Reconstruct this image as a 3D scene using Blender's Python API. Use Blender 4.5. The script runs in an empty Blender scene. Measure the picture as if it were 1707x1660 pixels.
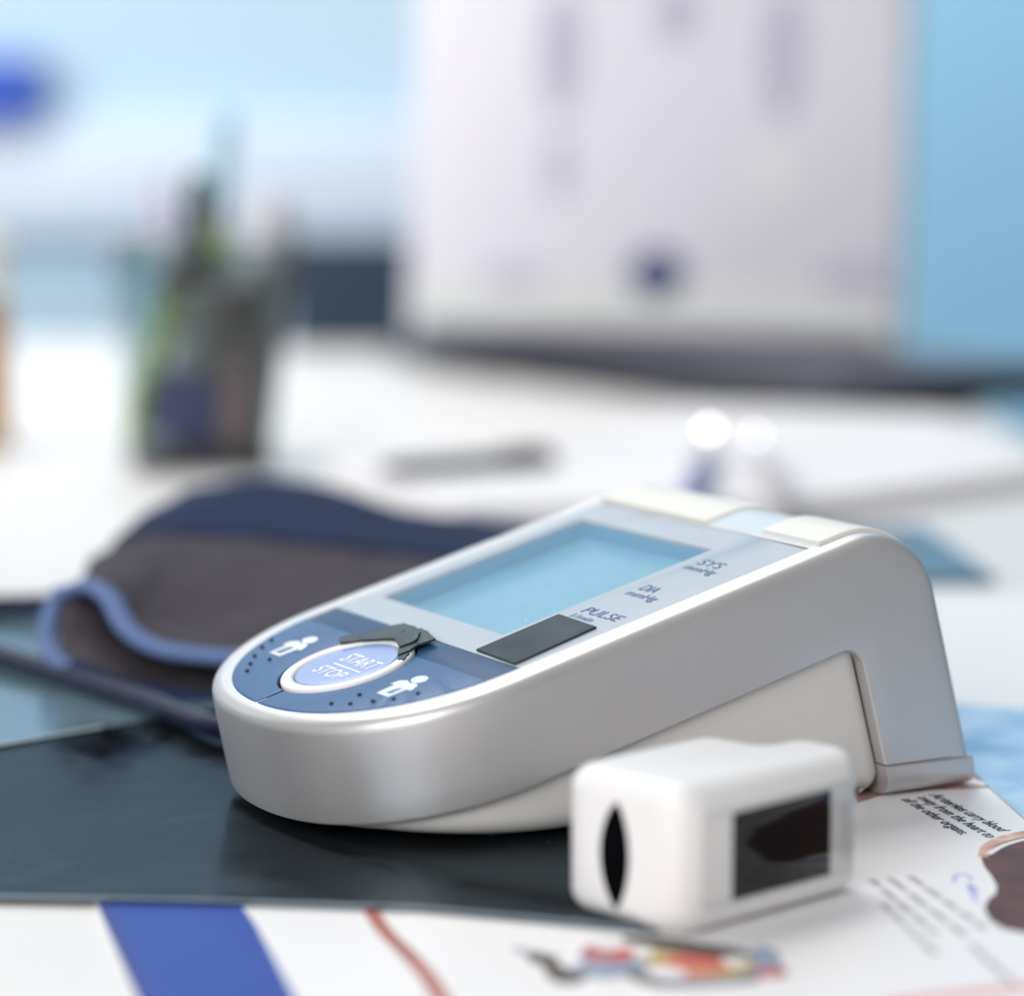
import bpy, bmesh, math, random
from mathutils import Vector, Matrix
import mathutils.noise as mnoise
random.seed(4)
S = bpy.context.scene
C = S.collection
R = math.radians

# ------------------------------------------------------------------ camera
FPX, PITCH, CAMH = 4994.8, 0.131548, 0.151923      # focal length in photo pixels, downward pitch, height (m)
cam_d = bpy.data.cameras.new('camera')
cam = bpy.data.objects.new('camera', cam_d); C.objects.link(cam)
cam.location = (0, 0, CAMH); cam.rotation_euler = (math.pi/2 - PITCH, 0, 0)
cam_d.sensor_fit = 'HORIZONTAL'; cam_d.sensor_width = 36.0
cam_d.lens = FPX*36.0/1707.0
cam_d.clip_start = 0.02; cam_d.clip_end = 50
cam_d.dof.use_dof = True
cam_d.dof.focus_distance = 0.643
cam_d.dof.aperture_fstop = 5.5
cam_d.dof.aperture_blades = 0
S.camera = cam

# ------------------------------------------------------------------ world, lamps, exposure
w = bpy.data.worlds.new('World'); S.world = w; w.use_nodes = True
bg = w.node_tree.nodes['Background']
bg.inputs[0].default_value = (0.92, 0.95, 1.0, 1); bg.inputs[1].default_value = 0.30

def area(name, loc, target, sx, sy, power, col):
    d = bpy.data.lights.new(name, 'AREA'); d.shape = 'RECTANGLE'; d.size = sx; d.size_y = sy
    d.energy = power; d.color = col
    o = bpy.data.objects.new(name, d); C.objects.link(o); o.location = loc
    o.rotation_euler = (Vector(target)-Vector(loc)).to_track_quat('-Z', 'Y').to_euler()
    return o
KEY = Vector((-0.62, 1.8, 2.6))
area('key_lamp', KEY, (0.6, 0.4, 0), 1.3, 1.1, 46, (1.0, 0.972, 0.94))
area('back_lamp', (-0.25, 2.65, 1.55), (0.1, 0.6, 0), 1.2, 0.7, 9, (1.0, 0.975, 0.95))
area('wall_fill', (-1.0, 1.45, 0.6), (0.05, 2.75, 0.15), 0.7, 0.7, 13.2, (1.0, 0.98, 0.965))  # unseen area light added to brighten the back wall
area('fill_lamp', (-0.70, -0.85, 0.72), (0.0, 0.6, 0.0), 1.1, 0.9, 25, (1.0, 0.975, 0.955))

S.render.engine = 'CYCLES'
S.cycles.use_denoising = True
try: S.cycles.denoiser = 'OPENIMAGEDENOISE'
except Exception: pass
S.cycles.max_bounces = 8
S.cycles.sample_clamp_indirect = 6
S.view_settings.view_transform = 'Standard'; S.view_settings.look = 'None'
S.view_settings.exposure = 0.0; S.view_settings.gamma = 1.0

# ------------------------------------------------------------------ helpers
def ray(px, py):
    x = (px-853.5)/FPX; y = -(py-830)/FPX; c, s = math.cos(PITCH), math.sin(PITCH)
    return Vector((x, c+y*s, -s+y*c))
def at(px, py, Y):                      # the point of the room at distance Y seen at that place of the photo
    d = ray(px, py); return Vector((0, 0, CAMH)) + d*(Y/d.y)
def onz(px, py, z=0.0):                 # the point on the horizontal level z
    d = ray(px, py); return Vector((0, 0, CAMH)) + d*((z-CAMH)/d.z)

def link(name, me, mat=None, parent=None, loc=None):
    o = bpy.data.objects.new(name, me); C.objects.link(o)
    if mat is not None:
        me.materials.clear(); me.materials.append(mat)
    if parent is not None: o.parent = parent
    if loc is not None: o.location = loc
    return o
def tag(o, label=None, cat=None, group=None, kind=None):
    if label: o['label'] = label
    if cat: o['category'] = cat
    if group: o['group'] = group
    if kind: o['kind'] = kind
    return o
def empty(name, loc=(0, 0, 0), rz=0.0):
    o = bpy.data.objects.new(name, None); C.objects.link(o); o.location = loc; o.rotation_euler = (0, 0, rz)
    o.empty_display_size = 0.01
    return o
def finish(bm, name, mat, parent=None, smooth=True, angle=35, xf=None, loc=None):
    bmesh.ops.remove_doubles(bm, verts=bm.verts, dist=1e-6)
    bmesh.ops.recalc_face_normals(bm, faces=bm.faces)
    if xf:
        for v in bm.verts: v.co = xf(v.co)
        bmesh.ops.recalc_face_normals(bm, faces=bm.faces)
    me = bpy.data.meshes.new(name); bm.to_mesh(me); bm.free()
    for p in me.polygons: p.use_smooth = smooth
    if smooth: me.set_sharp_from_angle(angle=R(angle))
    return link(name, me, mat, parent, loc)
def grid(bm, rows, closed_u=False):
    vs = [[bm.verts.new(p) for p in r] for r in rows]
    n = len(rows[0])
    for i in range(len(rows)-1):
        for j in range(n if closed_u else n-1):
            k = (j+1) % n
            try: bm.faces.new((vs[i][j], vs[i][k], vs[i+1][k], vs[i+1][j]))
            except ValueError: pass
    return vs
def tube(bm, pts, r, seg=12, cap=True, flat=1.0):
    pts = [Vector(p) for p in pts]; rows = []
    up = Vector((0, 0, 1)); n = len(pts)
    rad = r if isinstance(r, (list, tuple)) else [r]*n
    prev = None
    for i, p in enumerate(pts):
        t = (pts[min(i+1, n-1)]-pts[max(i-1, 0)]).normalized()
        if prev is None:
            a = t.cross(up)
            if a.length < 1e-3: a = t.cross(Vector((0, 1, 0)))
            a.normalize()
        else:
            a = (prev - t*prev.dot(t)).normalized()
        prev = a; b = t.cross(a)
        rows.append([p + (a*math.cos(2*math.pi*k/seg)+b*math.sin(2*math.pi*k/seg)*flat)*rad[i] for k in range(seg)])
    vs = grid(bm, rows, True)
    if cap:
        bm.faces.new(vs[0]); bm.faces.new(vs[-1])
def spline(pts, n=8):                   # Catmull-Rom
    pts = [Vector(p) for p in pts]; out = []
    q = [pts[0]*2-pts[1]] + pts + [pts[-1]*2-pts[-2]]
    for i in range(1, len(q)-2):
        for k in range(n):
            t = k/n
            out.append(0.5*((2*q[i]) + (q[i+1]-q[i-1])*t + (2*q[i-1]-5*q[i]+4*q[i+1]-q[i+2])*t*t + (-q[i-1]+3*q[i]-3*q[i+1]+q[i+2])*t**3))
    out.append(pts[-1]); return out
def rbox(bm, x0, x1, y0, y1, z0, z1, r=0.0, seg=3, M=None):
    g = bmesh.ops.create_cube(bm, size=1)
    vs = g['verts']
    for v in vs:
        v.co = Vector(((x0+x1)/2+v.co.x*(x1-x0), (y0+y1)/2+v.co.y*(y1-y0), (z0+z1)/2+v.co.z*(z1-z0)))
    if r > 0:
        es = list({e for v in vs for e in v.link_edges})
        res = bmesh.ops.bevel(bm, geom=es, offset=r, segments=seg, affect='EDGES', profile=0.5)
        vs = list({v for f in res['faces'] for v in f.verts} | {v for v in vs if v.is_valid})
    if M is not None:
        for v in vs: v.co = M @ v.co
def lathe(bm, prof, seg=32, M=None, cap0=True, cap1=True):
    rows = [[Vector((r*math.cos(2*math.pi*k/seg), r*math.sin(2*math.pi*k/seg), z)) for k in range(seg)] for r, z in prof]
    if M is not None: rows = [[M @ p for p in row] for row in rows]
    vs = grid(bm, rows, True)
    if cap0 and prof[0][0] > 1e-6: bm.faces.new(vs[0])
    if cap1 and prof[-1][0] > 1e-6: bm.faces.new(vs[-1])
def curve_mesh(loops, half, bevel=0.0, bres=2):   # filled flat outlines (with holes) -> slab mesh centred on z = 0
    cu = bpy.data.curves.new('outline', 'CURVE'); cu.dimensions = '2D'; cu.fill_mode = 'BOTH'
    cu.extrude = max(half-bevel, 0.0); cu.bevel_depth = bevel; cu.bevel_resolution = bres; cu.offset = -bevel
    for lp in loops:
        s = cu.splines.new('POLY'); s.points.add(len(lp)-1); s.use_cyclic_u = True
        for p, (x, y) in zip(s.points, lp): p.co = (x, y, 0, 1)
    o = bpy.data.objects.new('outline', cu); C.objects.link(o)
    bpy.context.view_layer.update()
    me = bpy.data.meshes.new_from_object(o.evaluated_get(bpy.context.evaluated_depsgraph_get()))
    bpy.data.objects.remove(o); bpy.data.curves.remove(cu)
    return me
def text_mesh(s, size, half=0.0, ax='LEFT', space=1.0, shear=0.0, off=0.0, linesp=1.0):
    cu = bpy.data.curves.new('words', 'FONT'); cu.body = s; cu.size = size; cu.extrude = half
    cu.align_x = ax; cu.space_character = space; cu.shear = shear; cu.offset = off; cu.space_line = linesp
    cu.resolution_u = 6
    o = bpy.data.objects.new('words', cu); C.objects.link(o)
    bpy.context.view_layer.update()
    me = bpy.data.meshes.new_from_object(o.evaluated_get(bpy.context.evaluated_depsgraph_get()))
    bpy.data.objects.remove(o); bpy.data.curves.remove(cu)
    return me
def warp(me, fn, name, mat, parent=None, smooth=True, angle=35):
    bm = bmesh.new(); bm.from_mesh(me); bpy.data.meshes.remove(me); bm.normal_update()
    for f in bm.faces: f.smooth = smooth and abs(f.normal.z) < 0.995
    bmesh.ops.remove_doubles(bm, verts=bm.verts, dist=1e-6)
    for v in bm.verts: v.co = fn(v.co)
    bmesh.ops.recalc_face_normals(bm, faces=bm.faces)
    m = bpy.data.meshes.new(name); bm.to_mesh(m); bm.free()
    if smooth: m.set_sharp_from_angle(angle=R(angle))
    return link(name, m, mat, parent)

# ------------------------------------------------------------------ materials
def mat(name, col, rough=0.5, metal=0.0, spec=0.5, noise=None, bump=None, coat=0.0, sub=0.0, speck=None, trans=0.0, rvar=0.0):
    m = bpy.data.materials.new(name); m.use_nodes = True; nt = m.node_tree; b = nt.nodes['Principled BSDF']
    b.inputs['Base Color'].default_value = (*col, 1); b.inputs['Roughness'].default_value = rough
    b.inputs['Metallic'].default_value = metal; b.inputs['Specular IOR Level'].default_value = spec
    b.inputs['Coat Weight'].default_value = coat; b.inputs['Coat Roughness'].default_value = 0.06
    b.inputs['Subsurface Weight'].default_value = sub; b.inputs['Subsurface Radius'].default_value = (0.003, 0.0025, 0.002)
    b.inputs['Transmission Weight'].default_value = trans
    tc = nt.nodes.new('ShaderNodeTexCoord')
    if noise:                            # (scale, second colour, contrast)
        n = nt.nodes.new('ShaderNodeTexNoise'); n.inputs['Scale'].default_value = noise[0]; n.inputs['Detail'].default_value = 5
        nt.links.new(tc.outputs['Object'], n.inputs['Vector'])
        r = nt.nodes.new('ShaderNodeValToRGB'); c = noise[2]
        r.color_ramp.elements[0].position = 0.5-c; r.color_ramp.elements[1].position = 0.5+c
        r.color_ramp.elements[0].color = (*col, 1); r.color_ramp.elements[1].color = (*noise[1], 1)
        nt.links.new(n.outputs['Fac'], r.inputs['Fac']); nt.links.new(r.outputs['Color'], b.inputs['Base Color'])
    if speck:                            # (cells per metre, speck radius in m, colour): dust and lint
        v = nt.nodes.new('ShaderNodeTexVoronoi'); v.inputs['Scale'].default_value = speck[0]
        nt.links.new(tc.outputs['Object'], v.inputs['Vector'])
        cm = nt.nodes.new('ShaderNodeMath'); cm.operation = 'LESS_THAN'; cm.inputs[1].default_value = speck[1]*speck[0]
        nt.links.new(v.outputs['Distance'], cm.inputs[0])
        mx = nt.nodes.new('ShaderNodeMix'); mx.data_type = 'RGBA'; mx.inputs[7].default_value = (*speck[2], 1)
        src = b.inputs['Base Color'].links[0].from_socket if b.inputs['Base Color'].links else None
        if src: nt.links.new(src, mx.inputs[6])
        else: mx.inputs[6].default_value = (*col, 1)
        nt.links.new(cm.outputs[0], mx.inputs[0]); nt.links.new(mx.outputs[2], b.inputs['Base Color'])
    if rvar:
        n = nt.nodes.new('ShaderNodeTexNoise'); n.inputs['Scale'].default_value = 60; n.inputs['Detail'].default_value = 6
        nt.links.new(tc.outputs['Object'], n.inputs['Vector'])
        mr = nt.nodes.new('ShaderNodeMapRange'); mr.inputs[1].default_value = 0.3; mr.inputs[2].default_value = 0.7
        mr.inputs[3].default_value = max(rough-rvar, 0.0); mr.inputs[4].default_value = rough+rvar
        nt.links.new(n.outputs['Fac'], mr.inputs[0]); nt.links.new(mr.outputs[0], b.inputs['Roughness'])
    if bump:                             # (scale, strength, distance)
        n = nt.nodes.new('ShaderNodeTexNoise'); n.inputs['Scale'].default_value = bump[0]; n.inputs['Detail'].default_value = 3
        nt.links.new(tc.outputs['Object'], n.inputs['Vector'])
        bp = nt.nodes.new('ShaderNodeBump'); bp.inputs['Strength'].default_value = bump[1]; bp.inputs['Distance'].default_value = bump[2]
        nt.links.new(n.outputs['Fac'], bp.inputs['Height']); nt.links.new(bp.outputs['Normal'], b.inputs['Normal'])
    return m
def film_mat(name, col, gloss, rough, noise=None, speck=None):   # matt dark foil with a weak mirror sheen
    m = mat(name, col, 0.6, spec=0.0, noise=noise, speck=speck); nt = m.node_tree
    b = nt.nodes['Principled BSDF']; out = nt.nodes['Material Output']
    mx = nt.nodes.new('ShaderNodeMixShader'); g = nt.nodes.new('ShaderNodeBsdfGlossy'); g.inputs['Roughness'].default_value = rough; g.inputs['Color'].default_value = (0.70, 0.87, 1.0, 1)
    mx.inputs[0].default_value = gloss
    tn = nt.nodes.new('ShaderNodeTexNoise'); tn.inputs['Scale'].default_value = 38; tn.inputs['Detail'].default_value = 6; tn.inputs['Distortion'].default_value = 1.2
    mr = nt.nodes.new('ShaderNodeMapRange'); mr.inputs[1].default_value = 0.35; mr.inputs[2].default_value = 0.65; mr.inputs[3].default_value = rough*0.6; mr.inputs[4].default_value = rough*2.2
    nt.links.new([n for n in nt.nodes if n.type == 'TEX_COORD'][0].outputs['Object'], tn.inputs['Vector'])
    nt.links.new(tn.outputs['Fac'], mr.inputs[0]); nt.links.new(mr.outputs[0], g.inputs['Roughness'])
    nt.links.new(b.outputs[0], mx.inputs[1]); nt.links.new(g.outputs[0], mx.inputs[2]); nt.links.new(mx.outputs[0], out.inputs[0])
    return m
def glass_sheet(name, tint, lo=0.03, hi=0.6, rough=0.02):   # thin clear pane: see-through with a Fresnel sheen
    m = bpy.data.materials.new(name); m.use_nodes = True; nt = m.node_tree; nt.nodes.clear()
    out = nt.nodes.new('ShaderNodeOutputMaterial'); mx = nt.nodes.new('ShaderNodeMixShader')
    t = nt.nodes.new('ShaderNodeBsdfTransparent'); t.inputs[0].default_value = (*tint, 1)
    g = nt.nodes.new('ShaderNodeBsdfGlossy'); g.inputs['Roughness'].default_value = rough
    lw = nt.nodes.new('ShaderNodeLayerWeight'); lw.inputs['Blend'].default_value = 0.5
    pw = nt.nodes.new('ShaderNodeMath'); pw.operation = 'POWER'; pw.inputs[1].default_value = 4.5
    f = nt.nodes.new('ShaderNodeMath'); f.operation = 'MULTIPLY_ADD'; f.inputs[1].default_value = hi; f.inputs[2].default_value = lo
    nt.links.new(lw.outputs['Facing'], pw.inputs[0]); nt.links.new(pw.outputs[0], f.inputs[0])
    nt.links.new(f.outputs[0], mx.inputs[0]); nt.links.new(t.outputs[0], mx.inputs[1]); nt.links.new(g.outputs[0], mx.inputs[2])
    nt.links.new(mx.outputs[0], out.inputs[0]); return m
M = dict(
    desk=mat('desk_white', (0.77, 0.755, 0.74), 0.42, noise=(9, (0.74, 0.73, 0.72), 0.2), bump=(900, 0.05, 0.0003)),
    wall=mat('wall_blue', (0.36, 0.72, 0.97), 0.75, noise=(3, (0.38, 0.74, 0.97), 0.3), bump=(60, 0.1, 0.002)),
    wall_lit=mat('wall_blue_lit', (0.54, 0.72, 0.86), 0.75, noise=(3, (0.56, 0.74, 0.87), 0.3), bump=(60, 0.1, 0.002)),
    ledge=mat('ledge_white', (0.72, 0.83, 0.96), 0.5, noise=(4, (0.74, 0.845, 0.96), 0.3)),
    floor=mat('floor_grey', (0.35, 0.42, 0.48), 0.5, noise=(6, (0.30, 0.38, 0.44), 0.3)),
    silver=mat('silver_paint', (0.61, 0.60, 0.60), 0.42, metal=0.66, noise=(4000, (0.585, 0.575, 0.575), 0.25), bump=(6000, 0.04, 0.0001), rvar=0.03),
    cream=mat('cream_plastic', (0.64, 0.62, 0.59), 0.42, noise=(300, (0.62, 0.60, 0.57), 0.3), bump=(5000, 0.05, 0.0001)),
    label=mat('cream_label', (0.74, 0.735, 0.69), 0.5, bump=(2500, 0.06, 0.0001)),
    window=mat('pale_window', (0.62, 0.70, 0.76), 0.18, coat=0.3),
    panel=mat('panel_pale', (0.45, 0.49, 0.54), 0.2, spec=0.35, coat=0.1, noise=(800, (0.455, 0.495, 0.545), 0.3), rvar=0.04),
    gasket=mat('gasket_dark', (0.03, 0.035, 0.045), 0.5),
    lcd=mat('lcd_blue', (0.15, 0.41, 0.58), 0.2, noise=(35, (0.21, 0.50, 0.66), 0.18), coat=0.3, speck=(95, 0.00032, (0.7, 0.78, 0.85))),
    lcdwall=mat('lcd_wall', (0.13, 0.38, 0.58), 0.3),
    key=mat('key_blue', (0.016, 0.088, 0.240), 0.24, spec=0.2, coat=0.06, speck=(120, 0.00018, (0.3, 0.4, 0.5)), rvar=0.05),
    keyband=mat('band_blue', (0.016, 0.062, 0.16), 0.3, spec=0.1, coat=0.02),
    disc=mat('disc_blue', (0.29, 0.38, 0.70), 0.22, coat=0.2, rvar=0.08),
    ring=mat('ring_white', (0.78, 0.78, 0.78), 0.4, bump=(3000, 0.15, 0.0002)),
    ink_white=mat('ink_white', (0.82, 0.85, 0.90), 0.4),
    ink_pale=mat('ink_pale', (0.70, 0.80, 0.90), 0.4),
    ink_blue=mat('ink_blue', (0.03, 0.12, 0.30), 0.4),
    ink_dark=mat('ink_dark', (0.02, 0.03, 0.06), 0.4),
    plate=mat('retouch_plate', (0.028, 0.043, 0.053), 0.5, spec=0.15, bump=(1800, 0.12, 0.0001), rvar=0.08),
    retouch_dark=mat('retouch_slate', (0.022, 0.040, 0.046), 0.42, spec=0.18, noise=(600, (0.05, 0.08, 0.09), 0.2), bump=(700, 0.3, 0.0004)),
    white=mat('white_plastic', (0.80, 0.79, 0.785), 0.35, sub=0.12, bump=(4000, 0.04, 0.0001)),
    black=mat('black_void', (0.003, 0.003, 0.004), 0.8, spec=0.0),
    display=mat('black_display', (0.006, 0.006, 0.007), 0.07, spec=0.35),
    dispframe=mat('display_frame', (0.62, 0.62, 0.61), 0.12, coat=0.4),
    paper=mat('paper_white', (0.84, 0.825, 0.83), 0.40, noise=(40, (0.82, 0.81, 0.815), 0.3), bump=(150, 0.08, 0.0006)),
    sheet=mat('paper_sheet', (0.75, 0.74, 0.755), 0.6, bump=(80, 0.1, 0.001)),
    ink_grey=mat('ink_grey', (0.42, 0.42, 0.46), 0.5),
    ink_red=mat('ink_red', (0.33, 0.09, 0.07), 0.45, noise=(300, (0.48, 0.16, 0.12), 0.2)),
    ink_pink=mat('ink_pink', (0.72, 0.42, 0.42), 0.5),
    ink_stripe=mat('ink_stripe', (0.016, 0.060, 0.35), 0.45, noise=(60, (0.022, 0.072, 0.37), 0.3)),
    ink_navy=mat('ink_navy', (0.02, 0.05, 0.27), 0.4),
    ink_lilac=mat('ink_lilac', (0.42, 0.42, 0.78), 0.5),
    organ=mat('print_organ', (0.070, 0.030, 0.030), 0.4, noise=(110, (0.14, 0.055, 0.040), 0.2)),
    organrim=mat('print_rim', (0.55, 0.24, 0.14), 0.3, noise=(220, (0.75, 0.55, 0.45), 0.15)),
    picture=mat('print_picture', (0.20, 0.08, 0.06), 0.3, noise=(90, (0.62, 0.45, 0.42), 0.14)),
    orange=mat('print_orange', (0.60, 0.27, 0.15), 0.4), yellow=mat('print_yellow', (0.50, 0.38, 0.14), 0.4),
    salmon=mat('print_salmon', (0.58, 0.13, 0.10), 0.4), olive=mat('print_dark', (0.10, 0.085, 0.075), 0.4),
    steelblue=mat('print_steel', (0.30, 0.36, 0.47), 0.4), maroon=mat('print_maroon', (0.45, 0.18, 0.20), 0.4),
    bluepage=mat('print_bluepage', (0.50, 0.68, 0.88), 0.3, noise=(42, (0.20, 0.38, 0.62), 0.13), coat=0.2),
    film=film_mat('film_dark', (0.003, 0.003, 0.003), 0.12, 0.12, noise=(25, (0.009, 0.010, 0.012), 0.25), speck=(75, 0.00035, (0.06, 0.07, 0.08))),
    film2=film_mat('film_teal', (0.085, 0.135, 0.16), 0.34, 0.10, noise=(30, (0.11, 0.165, 0.19), 0.25)),
    film3=mat('film_blue', (0.055, 0.115, 0.19), 0.25, noise=(20, (0.075, 0.14, 0.22), 0.25)),
    rimlight=mat('film_edge_highlight', (0.55, 0.66, 0.72), 0.3),
    navy=mat('fabric_navy', (0.010, 0.020, 0.062), 0.85, spec=0.15, noise=(500, (0.018, 0.032, 0.085), 0.2), bump=(2200, 0.5, 0.0006)),
    lining=mat('fabric_lining', (0.060, 0.054, 0.064), 0.9, spec=0.12, noise=(90, (0.080, 0.072, 0.084), 0.25), bump=(2600, 0.45, 0.0005)),
    piping=mat('fabric_piping', (0.085, 0.135, 0.30), 0.7, spec=0.2, noise=(1400, (0.17, 0.24, 0.45), 0.2), bump=(2400, 0.5, 0.0006)),
    hose=mat('hose_navy', (0.006, 0.007, 0.030), 0.4, spec=0.3, noise=(200, (0.010, 0.011, 0.042), 0.3)),
    lid=mat('lid_lavender', (0.525, 0.52, 0.585), 0.45, noise=(6, (0.535, 0.525, 0.58), 0.3)),
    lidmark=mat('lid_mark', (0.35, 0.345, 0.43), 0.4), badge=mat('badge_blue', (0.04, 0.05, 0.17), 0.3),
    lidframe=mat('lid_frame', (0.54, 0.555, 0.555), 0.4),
    base=mat('base_dark', (0.016, 0.020, 0.030), 0.5, spec=0.25), deck=mat('deck_grey', (0.11, 0.11, 0.145), 0.5),
    amber=mat('amber_plastic', (0.62, 0.30, 0.06), 0.25, coat=0.3), capwhite=mat('cap_white', (0.82, 0.80, 0.74), 0.5),
    bluebox=mat('box_blue', (0.03, 0.11, 0.62), 0.5), bluebox2=mat('box_lid_blue', (0.04, 0.14, 0.66), 0.5),
    slate=mat('slate_dark', (0.018, 0.034, 0.058), 0.6, spec=0.2), slate2=mat('slate_panel', (0.021, 0.040, 0.066), 0.55, spec=0.2),
    cupglass=glass_sheet('cup_clear', (0.66, 0.74, 0.73)), cuprim=mat('cup_rim', (0.16, 0.20, 0.21), 0.25),
    penblack=mat('pen_black', (0.012, 0.014, 0.016), 0.35), pengreen=mat('pen_green', (0.28, 0.42, 0.03), 0.4),
    penlime=mat('pen_lime', (0.30, 0.37, 0.09), 0.4), pengrey=mat('pen_grey', (0.36, 0.34, 0.35), 0.4),
    penwhite=mat('pen_white', (0.58, 0.57, 0.62), 0.4), penpurple=mat('pen_purple', (0.085, 0.075, 0.22), 0.5),
    penbrown=mat('pen_brown', (0.13, 0.10, 0.10), 0.5), penpink=mat('pen_pink', (0.62, 0.55, 0.72), 0.4),
    penteal=mat('pen_teal', (0.36, 0.62, 0.72), 0.4), pennavy=mat('pen_navy', (0.008, 0.010, 0.030), 0.5, spec=0.2),
    foam=mat('cup_foam', (0.055, 0.05, 0.06), 0.8),
    steel=mat('steel', (0.85, 0.85, 0.86), 0.05, metal=1.0), clipblue=mat('clip_blue', (0.07, 0.09, 0.33), 0.35),
)

for _k, _m in M.items():
    if _m.name.startswith(('print_', 'ink_')) and _k not in ('ink_white', 'ink_pale'):
        _m.node_tree.nodes['Principled BSDF'].inputs['Specular IOR Level'].default_value = 0.12
ZD = -0.0020            # desk top; the monitor stands on the film at z = 0

# ------------------------------------------------------------------ room
def sheet_bm(pts, z0, z1):
    bm = bmesh.new()
    a = [bm.verts.new((p[0], p[1], z1)) for p in pts]; b = [bm.verts.new((p[0], p[1], z0)) for p in pts]
    bm.faces.new(a); bm.faces.new(b[::-1]); n = len(pts)
    for i in range(n): bm.faces.new((a[i], b[i], b[(i+1) % n], a[(i+1) % n]))
    return bm
bm = bmesh.new(); rbox(bm, 0.10, 5, 2.75, 2.85, -0.76, 2.8)
tag(finish(bm, 'wall', M['wall'], smooth=False), kind='structure')
bm = bmesh.new(); rbox(bm, -5, 0.0997, 2.748, 2.85, -0.76, 2.8)  # paler copy of the wall: stronger light at left put into its colour
tag(finish(bm, 'wall', M['wall_lit'], smooth=False), kind='structure')
bm = bmesh.new(); rbox(bm, -5, 5, -2, 2.75, -0.78, -0.76)
tag(finish(bm, 'floor', M['floor'], smooth=False), kind='structure')

led = tag(empty('wall_ledge', (-0.9, 2.75, 0.03)), 'pale white ledge running along the blue wall on the left', 'ledge')
bm = bmesh.new(); rbox(bm, -1.2, 0.86, -0.05, -0.003, 0.0, 0.088, 0.008, 2); finish(bm, 'ledge_board', M['ledge'], led)
bm = bmesh.new(); rbox(bm, -1.2, 0.86, -0.02, -0.003, 0.089, 0.105, 0.003, 2); finish(bm, 'ledge_lip', M['ledge'], led)

desk = tag(empty('desk', (0, 0.9, -0.745)), 'white desk carrying the monitor, papers and everything else', 'desk')
dx1, dy1 = 0.238, 1.955
pts = [(-1.3, -0.4), (0.238, -0.4)]
for k in range(9):
    a = R(90*k/8); pts.append((dx1-0.05+0.05*math.cos(a), dy1-0.05+0.05*math.sin(a)))
pts.append((-1.3, dy1))
me = curve_mesh([pts], 0.0125, 0.002)
warp(me, lambda v: Vector((v.x, v.y-0.9, 0.745+ZD-0.0125+v.z)), 'desktop', M['desk'], desk)
for lx, ly in ((-1.2, -1.2), (0.15, -1.2), (-1.2, 0.95), (0.15, 0.95)):
    bm = bmesh.new(); rbox(bm, lx-0.03, lx+0.03, ly-0.03, ly+0.03, -0.014, 0.718, 0.004, 2); finish(bm, 'desk_leg', M['desk'], desk)

# ------------------------------------------------------------------ printed leaflet under the film
rd = Vector((0.243, -0.970)); pd = Vector((0.970, 0.243)); L0 = Vector((-0.0800, 0.5620))
def lf(s, t): return L0 + pd*s + rd*t         # s across from the left edge, t down the page
leaf = tag(empty('leaflet', (0.02, 0.56, ZD)), 'white printed medical leaflet with broad blue stripe, partly under the dark film', 'leaflet')
def lpart(pts, z0, z1, name, m, parent=leaf):
    bm = sheet_bm([(p[0]-0.02, p[1]-0.56) for p in pts], z0-ZD, z1-ZD)
    return finish(bm, name, m, parent, smooth=False)
page = [lf(0, -0.10), lf(0, 0.17), lf(0.26, 0.17), lf(0.26, -0.10)]
lpart(page, ZD+0.0001, ZD+0.0007, 'page', M['paper'])
ZP = ZD+0.0007
lpart([lf(0.0001, -0.06), lf(0.0001, 0.16), lf(0.0026, 0.16), lf(0.0026, -0.06)], ZP, ZP+0.00008, 'spine_band', M['ink_navy'])
pe = [onz(395, 1500, ZP), onz(425, 1540, ZP), onz(490, 1660, ZP)]
lpart([lf(0.0026, -0.06), lf(0.0026, 0.16), lf(0.024, 0.16), pe[2], pe[1], pe[0], lf(0.028, -0.06)], ZP, ZP+0.00008, 'blue_stripe', M['ink_stripe'])
def strip(pix, wid, z):
    c = spline([onz(x, y, z) for x, y in pix], 6); L, Rr = [], []
    for i, p in enumerate(c):
        t = (c[min(i+1, len(c)-1)]-c[max(i-1, 0)]); n = Vector((-t.y, t.x, 0)).normalized()
        ww = wid if not isinstance(wid, tuple) else wid[0]+(wid[1]-wid[0])*i/(len(c)-1)
        L.append(p+n*ww/2); Rr.append(p-n*ww/2)
    return L+Rr[::-1]
lpart(strip([(570, 1470), (612, 1510), (640, 1550), (682, 1592), (715, 1630), (745, 1680)], 0.0030, ZP), ZP, ZP+0.00008, 'red_line', M['ink_red'])
lpart(strip([(1480, 1672), (1560, 1662), (1640, 1652), (1740, 1642)], 0.004, ZP), ZP, ZP+0.00008, 'pink_line', M['ink_pink'])
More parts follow.
